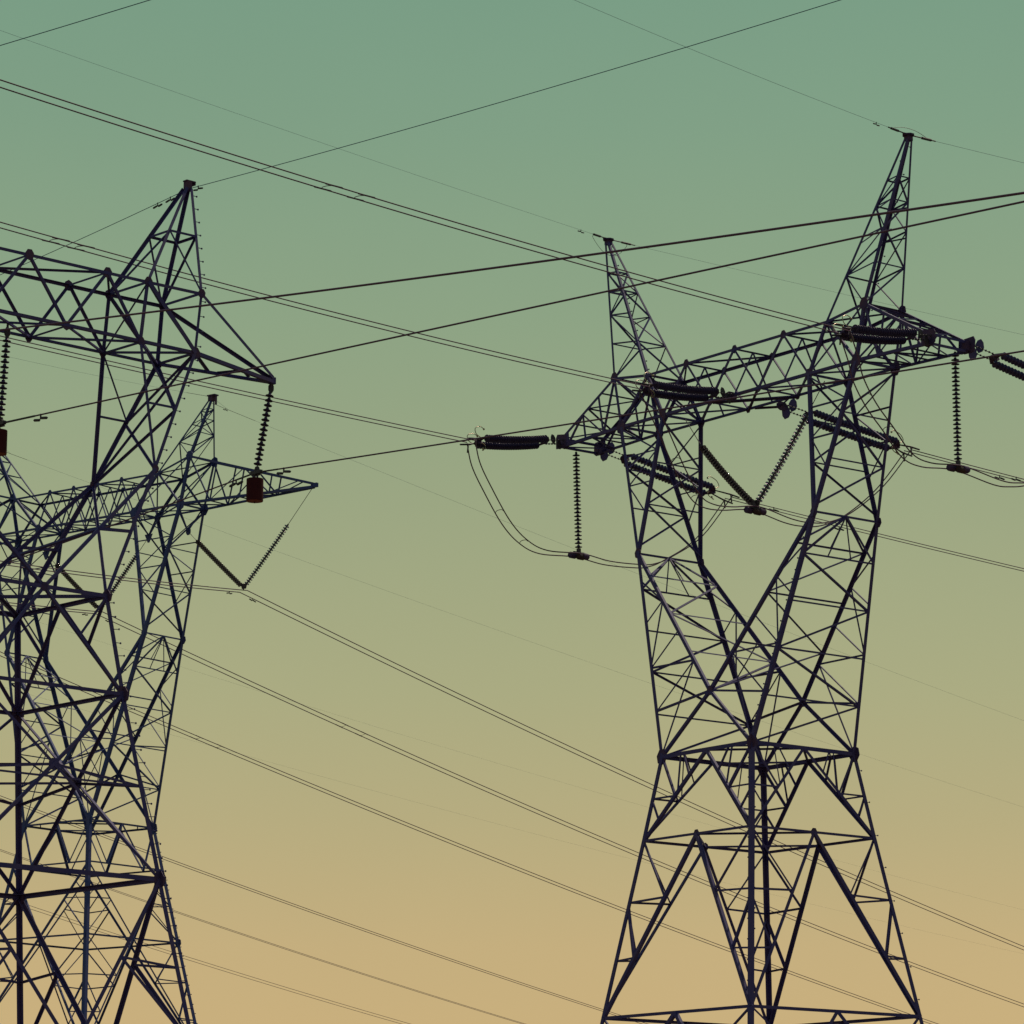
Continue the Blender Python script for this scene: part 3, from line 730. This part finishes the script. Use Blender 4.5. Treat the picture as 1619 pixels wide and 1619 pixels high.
for key, lab, s_ in (('R', 'V-shaped pair of insulator strings with bright rims hanging under the far tower\'s right arm', 1), ('M', 'V-shaped pair of insulator strings in the window of the far tower, behind the near tower', 0), ('L', 'V-shaped pair of insulator strings under the far tower\'s left arm, beyond the left edge', -1)):
    c = Vector(D['Bk'][key])
    if s_ == 0: vstring(lab, Tw('B', -3.5, 0, 36.35), Tw('B', 3.5, 0, 36.3), Tw('B', -2.76, 0, 35.69), Tw('B', 2.81, 0, 35.6), c + V(0, 0, .15), DISCG, 26, gV)
    else: vstring(lab, Tw('B', s_ * 6.1, 0, 36.28), Tw('B', s_ * 14.05, 0, 37.4), Tw('B', s_ * 6.69, 0, 35.74), Tw('B', s_ * 12.5, 0, 35.78), c + V(0, 0, .15), DISCG, 26, gV)
# near tower: single suspension strings and the red counterweight drums
gA, gW = 'suspension strings of the near tower', 'red counterweight drums of the near tower'
for key, u, cl_, lab, wl_ in (('R', F['Aau'], D['aR']['P'], 'leaning insulator string hung from the right arm tip of the near left tower', 'red cylindrical drum hanging below the near tower\'s right arm'),
                        ('M', 0, D['aM']['P'], 'leaning insulator string under the near tower\'s bridge at the left edge', 'red cylindrical drum cut off by the left edge of the picture'),
                        ('L', -F['Aau'], D['aL']['P'], 'leaning insulator string of the near tower\'s left arm, beyond the left edge', 'red cylindrical drum of the near tower\'s left arm, beyond the left edge')):
    top = Tw('A', u, 0, F['Azb'] - .08); c = Vector(cl_)
    root = thing('suspension_insulator', lab, 'insulator', top, 0, gA); d = c - top; L = d.length; dn = d.normalized()
    m = MB(); m.tube([(0, 0, .1), dn * .3], .03, 8); m.plate(dn * .16, VY, V(0, 0, 1), .08, .14, .03); m.build('link', HARD, root)
    string(root, dn * .3, dn * (L - .16), 15, DISCA)
    m = MB(); m.tube([dn * (L - .17), dn * (L - .02)], .03, 8); m.box(d + V(0, 0, .0), .42, .09, .09, Matrix.Rotation(math.radians(-48), 3, 'Z')); m.plate(d + V(0, 0, .04), V(.67, .74, 0), V(0, 0, 1), .14, .12, .06, shape=[(-1, -1), (1, -1), (.3, 1), (-.3, 1)])
    m.build('wire_clamp', HARD, root)
    wt = thing('counterweight', wl_, 'drum', d + top + V(-.03, 0, -.16), 0, gW)
    m = MB(); m.lathe([(.10, -.005), (.215, -.01), (.222, -.02), (.222, -.60), (.215, -.605), (.0, -.60)], 28); o = m.build('drum', RUST, wt)
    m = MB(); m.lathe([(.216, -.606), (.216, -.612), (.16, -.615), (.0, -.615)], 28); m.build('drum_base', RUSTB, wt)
    m = MB(); m.tube([(0, 0, .14), (0, 0, .0)], .02, 8); m.tube([(-.07, 0, 0), (0, 0, .12), (.07, 0, 0)], .012, 6); m.tube([(0, 0, -.61), (0, 0, -.66)], .014, 6); m.build('hanger_rod', HARD, wt)

# =================================================================== wires
def wpt(w_, s): t = w_['az']; return V(w_['P'][0] + math.sin(t) * s, w_['P'][1] + math.cos(t) * s, w_['P'][2] + w_['a'] * s + w_['b'] * s * s)
def samples(w_, s0, s1, n): return [wpt(w_, s0 + (s1 - s0) * (i / n) ** 1.0) for i in range(n + 1)]
def damper(parent, w_, s, sc=1.0, o=None, m_=None):
    """Stockbridge damper: clip, messenger rod and two weights under the wire"""
    p = wpt(w_, s) - (o or V(0, 0, 0)); t = (wpt(w_, s + .1) - wpt(w_, s - .1)).normalized()
    m = MB(); dn = V(0, 0, -.11 * sc)
    m.tube([p + V(0, 0, .02), p + dn], .022 * sc, 6); m.tube([p + dn - t * .3 * sc, p + dn + t * .3 * sc], .010 * sc, 6)
    for k in (-1, 1):
        m.tube([p + dn + t * (k * .035 * sc) + V(0, 0, k * .02 * sc), p + dn + t * (k * .06 * sc) + V(0, 0, k * .02 * sc), p + dn + t * (k * .25 * sc), p + dn + t * (k * .28 * sc)], [.02 * sc, .036 * sc, .036 * sc, .02 * sc], 8)
    m.build('vibration_damper', m_ or HARD, parent)
def bundle(lab, parts, r, sep, tilt, group, spacers=(), dampers=(), m_=WIRE, name='conductor_bundle', n=70):
    """twin conductors; parts = [(wire, s0, s1)], all running from the same support"""
    P0 = wpt(parts[0][0], 0); root = thing(name, lab, 'power line', P0, 0, group)
    for k in (-1, 1):
        seq = []
        for i, (w_, s0, s1) in enumerate(parts):
            t = w_['az']; sd_ = V(math.cos(t), -math.sin(t), 0)
            if sd_.x < 0: sd_ = -sd_
            off = (sd_ * (k * sep / 2) + V(0, 0, k * tilt / 2)) - P0
            pts = [p + off for p in samples(w_, s0, s1, n)]
            seq = (pts[::-1] + seq[1:]) if i == 1 else seq + pts
        m = MB(); m.tube(seq, r, 6); m.build('subconductor', m_, root, True)
    for w_, s in spacers:
        t = w_['az']; sd_ = V(math.cos(t), -math.sin(t), 0); sd_ = -sd_ if sd_.x < 0 else sd_
        p = wpt(w_, s) - P0; dd = V(math.sin(t), math.cos(t), w_['a']).normalized()
        a, b = p - sd_ * sep / 2 - V(0, 0, tilt / 2), p + sd_ * sep / 2 + V(0, 0, tilt / 2)
        m = MB(); m.tube(catmull([a, a + sd_ * .1 + dd * .12, b - sd_ * .1 + dd * .12, b], 4), .009, 6)
        m.tube([a - dd * .3, a + dd * .3], r * 1.18, 6); m.tube([b - dd * .3, b + dd * .3], r * 1.18, 6); m.build('spacer', m_, root)
    for w_, s, k in dampers:
        t = w_['az']; sd_ = V(math.cos(t), -math.sin(t), 0); sd_ = -sd_ if sd_.x < 0 else sd_
        damper(root, w_, s, .85, P0 - sd_ * (k * sep / 2) - V(0, 0, k * tilt / 2))
    return root
def single(lab, parts, r, group, dampers=(), m_=WIRE, name='conductor', clamps=(), n=70, cat='power line'):
    P0 = wpt(parts[0][0], 0); root = thing(name, lab, cat, P0, 0, group)
    seq = []
    for i, (w_, s0, s1) in enumerate(parts):
        pts = [p - P0 for p in samples(w_, s0, s1, n)]; seq = (pts[::-1] + seq[1:]) if i == 1 else seq + pts
    m = MB(); m.tube(seq, r, 6); m.build('wire', m_, root, True)
    for w_, s, sc in dampers: damper(root, w_, s, sc, P0)
    for w_, s0, s1, rr in clamps:
        m = MB(); m.tube([wpt(w_, s0) - P0, wpt(w_, s1) - P0], rr, 8); m.build('armour_rod', HARD, root)
    return root
gC = 'twin conductors dead-ended on the right tower'
bundle('twin conductors from the upper left edge to the insulators at the right tower\'s tallest peak', [(D['nR'], 0, 105)], .0195, .40, .0, gC, [(D['nR'], 22.2), (D['nR'], 21.0)], n=90)
bundle('twin conductors crossing the near tower\'s peak to the insulator at the right tower\'s bridge', [(D['nM'], 0, 105)], .0185, .40, .0, gC, [(D['nM'], 24.9), (D['nM'], 24.0)], n=90)
bundle('twin conductors running to the tip of the right tower\'s left arm from the left edge', [(D['nL'], 0, 105)], .0175, .40, .0, gC, n=90)
bundle('twin conductors leaving the right tower\'s bridge beneath its right hanging string', [(D['fM'], 0, 120)], .0165, .40, -.05, gC, dampers=[(D['fM'], 4.6, -1), (D['fM'], 5.0, 1)])
bundle('twin conductors leaving behind the right tower\'s right legs towards the right edge', [(D['fL'], 0, 120)], .0155, .40, -.03, gC, dampers=[(D['fL'], 2.0, 1), (D['fL'], 5.6, -1)])
bundle('twin conductors starting beyond the right edge from the right tower\'s right arm', [(D['fR'], 0, 120)], .0175, .40, -.09, gC)
gS = 'earth wires of the right tower'
def shield(lab, ks, r, group, dampers=(), clamps=()):
    return single(lab, [(D[k], 0, 110) for k in ks], r, group, dampers, WIREB, 'earth_wire', clamps, n=90)
def peak_jumper(root, w1, w2, drop, m_=HARD):
    P0 = wpt(w1, 0); a, b = wpt(w1, .75) - P0, wpt(w2, .75) - P0
    m = MB(); mid = lerp(a, b, .5) + V(0, 0, drop)
    m.tube(catmull([a, a + V(0, 0, drop * .35) + (a - mid) * .12, lerp(a, b, .3) + V(0, 0, drop), lerp(a, b, .7) + V(0, 0, drop), b + V(0, 0, drop * .3) + (b - mid) * .1, b], 5), .008, 6); m.build('earth_jumper', m_, root, True)
r_ = shield('thin earth wire passing over the right tower\'s taller right peak', ['snR', 'sfR'], .0055, gS, [(D['snR'], 1.75, .6)], [(D['snR'], .25, 1.1, .022), (D['snR'], .55, .95, .04), (D['sfR'], .25, 1.2, .022), (D['sfR'], .6, 1.0, .045)])
peak_jumper(r_, D['snR'], D['sfR'], .16)
r_ = shield('faint earth wire passing over the right tower\'s shorter left peak', ['snL', 'sfL'], .0042, gS, [(D['snL'], 1.5, .6)], [(D['snL'], .2, .85, .02), (D['snL'], .45, .8, .04), (D['sfL'], .2, 1.2, .02), (D['sfL'], .6, 1.0, .04)])
peak_jumper(r_, D['snL'], D['sfL'], -.55)
# jumpers
gL = 'looped jumper wires of the right tower'
for k, lab in (('jL', 'looped pair of jumper wires sagging below the right tower\'s left arm'), ('jM', 'looped pair of jumper wires sagging through the right tower\'s window'), ('jR', 'looped pair of jumper wires sagging below the right tower\'s right arm')):
    pts = [Vector(p) for p in D[k]]; P0 = pts[0]; root = thing('jumper_loop', lab, 'power line', P0, 0, gL)
    c = catmull(pts, 6)
    for s_ in (-1, 1):
        q = []
        for i, p in enumerate(c):
            t = (c[min(i + 1, len(c) - 1)] - c[max(i - 1, 0)]); h = V(t.y, -t.x, 0).normalized()
            if h.x < 0: h = -h
            q.append(p - P0 + h * (s_ * .19) + V(0, 0, s_ * .03))
        m = MB(); m.tube(q, .0215, 6); m.build('subconductor', WIRE, root, True)
    for i in (16, 24):
        p = c[i] - P0; t = (c[i + 1] - c[i - 1]); h = V(t.y, -t.x, 0).normalized(); h = -h if h.x < 0 else h
        m = MB(); m.tube(catmull([p - h * .19, p - h * .1 + V(0, 0, .06), p + h * .1 + V(0, 0, .06), p + h * .19], 4), .011, 6); m.build('spacer', WIRE, root)
# near tower
gA1 = 'single conductors of the near tower'
single('thick single conductor held by the string at the near tower\'s right arm', [(D['aR'], 0, 100), (D['aRb'], 0, 100)], .0200, gA1, [(D['aR'], 1.15, 1.0), (D['aRb'], .85, 1.0)], clamps=[(D['aR'], -.1, .9, .024), (D['aRb'], 0, .8, .024)])
single('thick single conductor running right from the string at the left edge', [(D['aM'], 0, 100), (D['aMb'], 0, 100)], .0200, gA1, [(D['aM'], 1.75, 1.0), (D['aMb'], .85, 1.0)], clamps=[(D['aM'], -.1, 1.5, .026), (D['aMb'], 0, .8, .024)])
single('uppermost thick single conductor rising rightwards from the near tower\'s bridge', [(D['aL'], 0, 100), (D['aLb'], 0, 100)], .0200, gA1)
gA2 = 'earth wires of the near tower'
shield('blue grey earth wire crossing the sky from the near tower\'s right peak', ['asR', 'asRb'], .0092, gA2, [(D['asR'], .45, .7), (D['asRb'], .75, .7), (D['asRb'], 1.3, .7)])
shield('blue grey earth wire across the top left corner of the sky', ['asL', 'asLb'], .0098, gA2)
# distant tower
gB = 'twin conductors of the distant tower'
bundle('twin conductors carried by the far tower\'s right V insulator', [(D['bR'], 0, 190), (D['bRb'], 0, 60)], .0235, .42, .05, gB, dampers=[(D['bR'], .9, -1), (D['bRb'], .9, -1)])
bundle('twin conductors carried by the V insulator in the far tower\'s window', [(D['bM'], 0, 190), (D['bMb'], 0, 60)], .0235, .42, .05, gB, [(D['bM'], 18.6), (D['bM'], 20.2)], dampers=[(D['bM'], .9, -1), (D['bMb'], .9, -1)])
bundle('lowest of the three twin conductors coming from the far tower', [(D['bL'], 0, 190), (D['bLb'], 0, 60)], .0235, .42, .03, gB, [(D['bL'], 18.2), (D['bL'], 19.9)])
gB2 = 'earth wires of the distant tower'
shield('faint earth wire descending right from the far tower\'s visible peak', ['bsR', 'bsRb'], .0048, gB2, [(D['bsR'], 1.0, .6)], [(D['bsR'], 0, 3.2, .010), (D['bsRb'], 0, 2.2, .010)])
shield('faint earth wire from the far tower\'s left peak, passing below its right peak', ['bsL', 'bsLb'], .0045, gB2, (), [(D['bsL'], 0, 2.4, .010)])
# a third line beyond
gD = 'twin conductors of the line beyond'
bundle('upper twin conductors of the farthest line, low in the sky', [(D['c1'], -70, 190)], .0205, .42, .0, gD, n=110)
bundle('twin conductors of the farthest line merging into one stroke at lower left', [(D['c2'], -70, 190)], .0160, .42, -.05, gD, n=110)
bundle('lowest twin conductors of the farthest line, at the bottom edge', [(D['c3'], -70, 190)], .0165, .42, .07, gD, n=110)
gD2 = 'earth wires of the line beyond'
for k, lab in (('cs1', 'barely visible earth wire above the farthest twin conductors'), ('cs2', 'barely visible earth wire, the lower of the farthest line\'s two')):
    single(lab, [(D[k], -60, 190)], .0035, gD2, m_=WIREB, name='earth_wire', n=110)

S.render.engine = 'CYCLES'
S.view_settings.view_transform = 'Standard'; S.view_settings.look = 'None'; S.view_settings.exposure = 0; S.view_settings.gamma = 1
S.render.resolution_x = S.render.resolution_y = 1024
S.cycles.filter_width = 1.5 if hasattr(S.cycles, 'filter_width') else 1.5
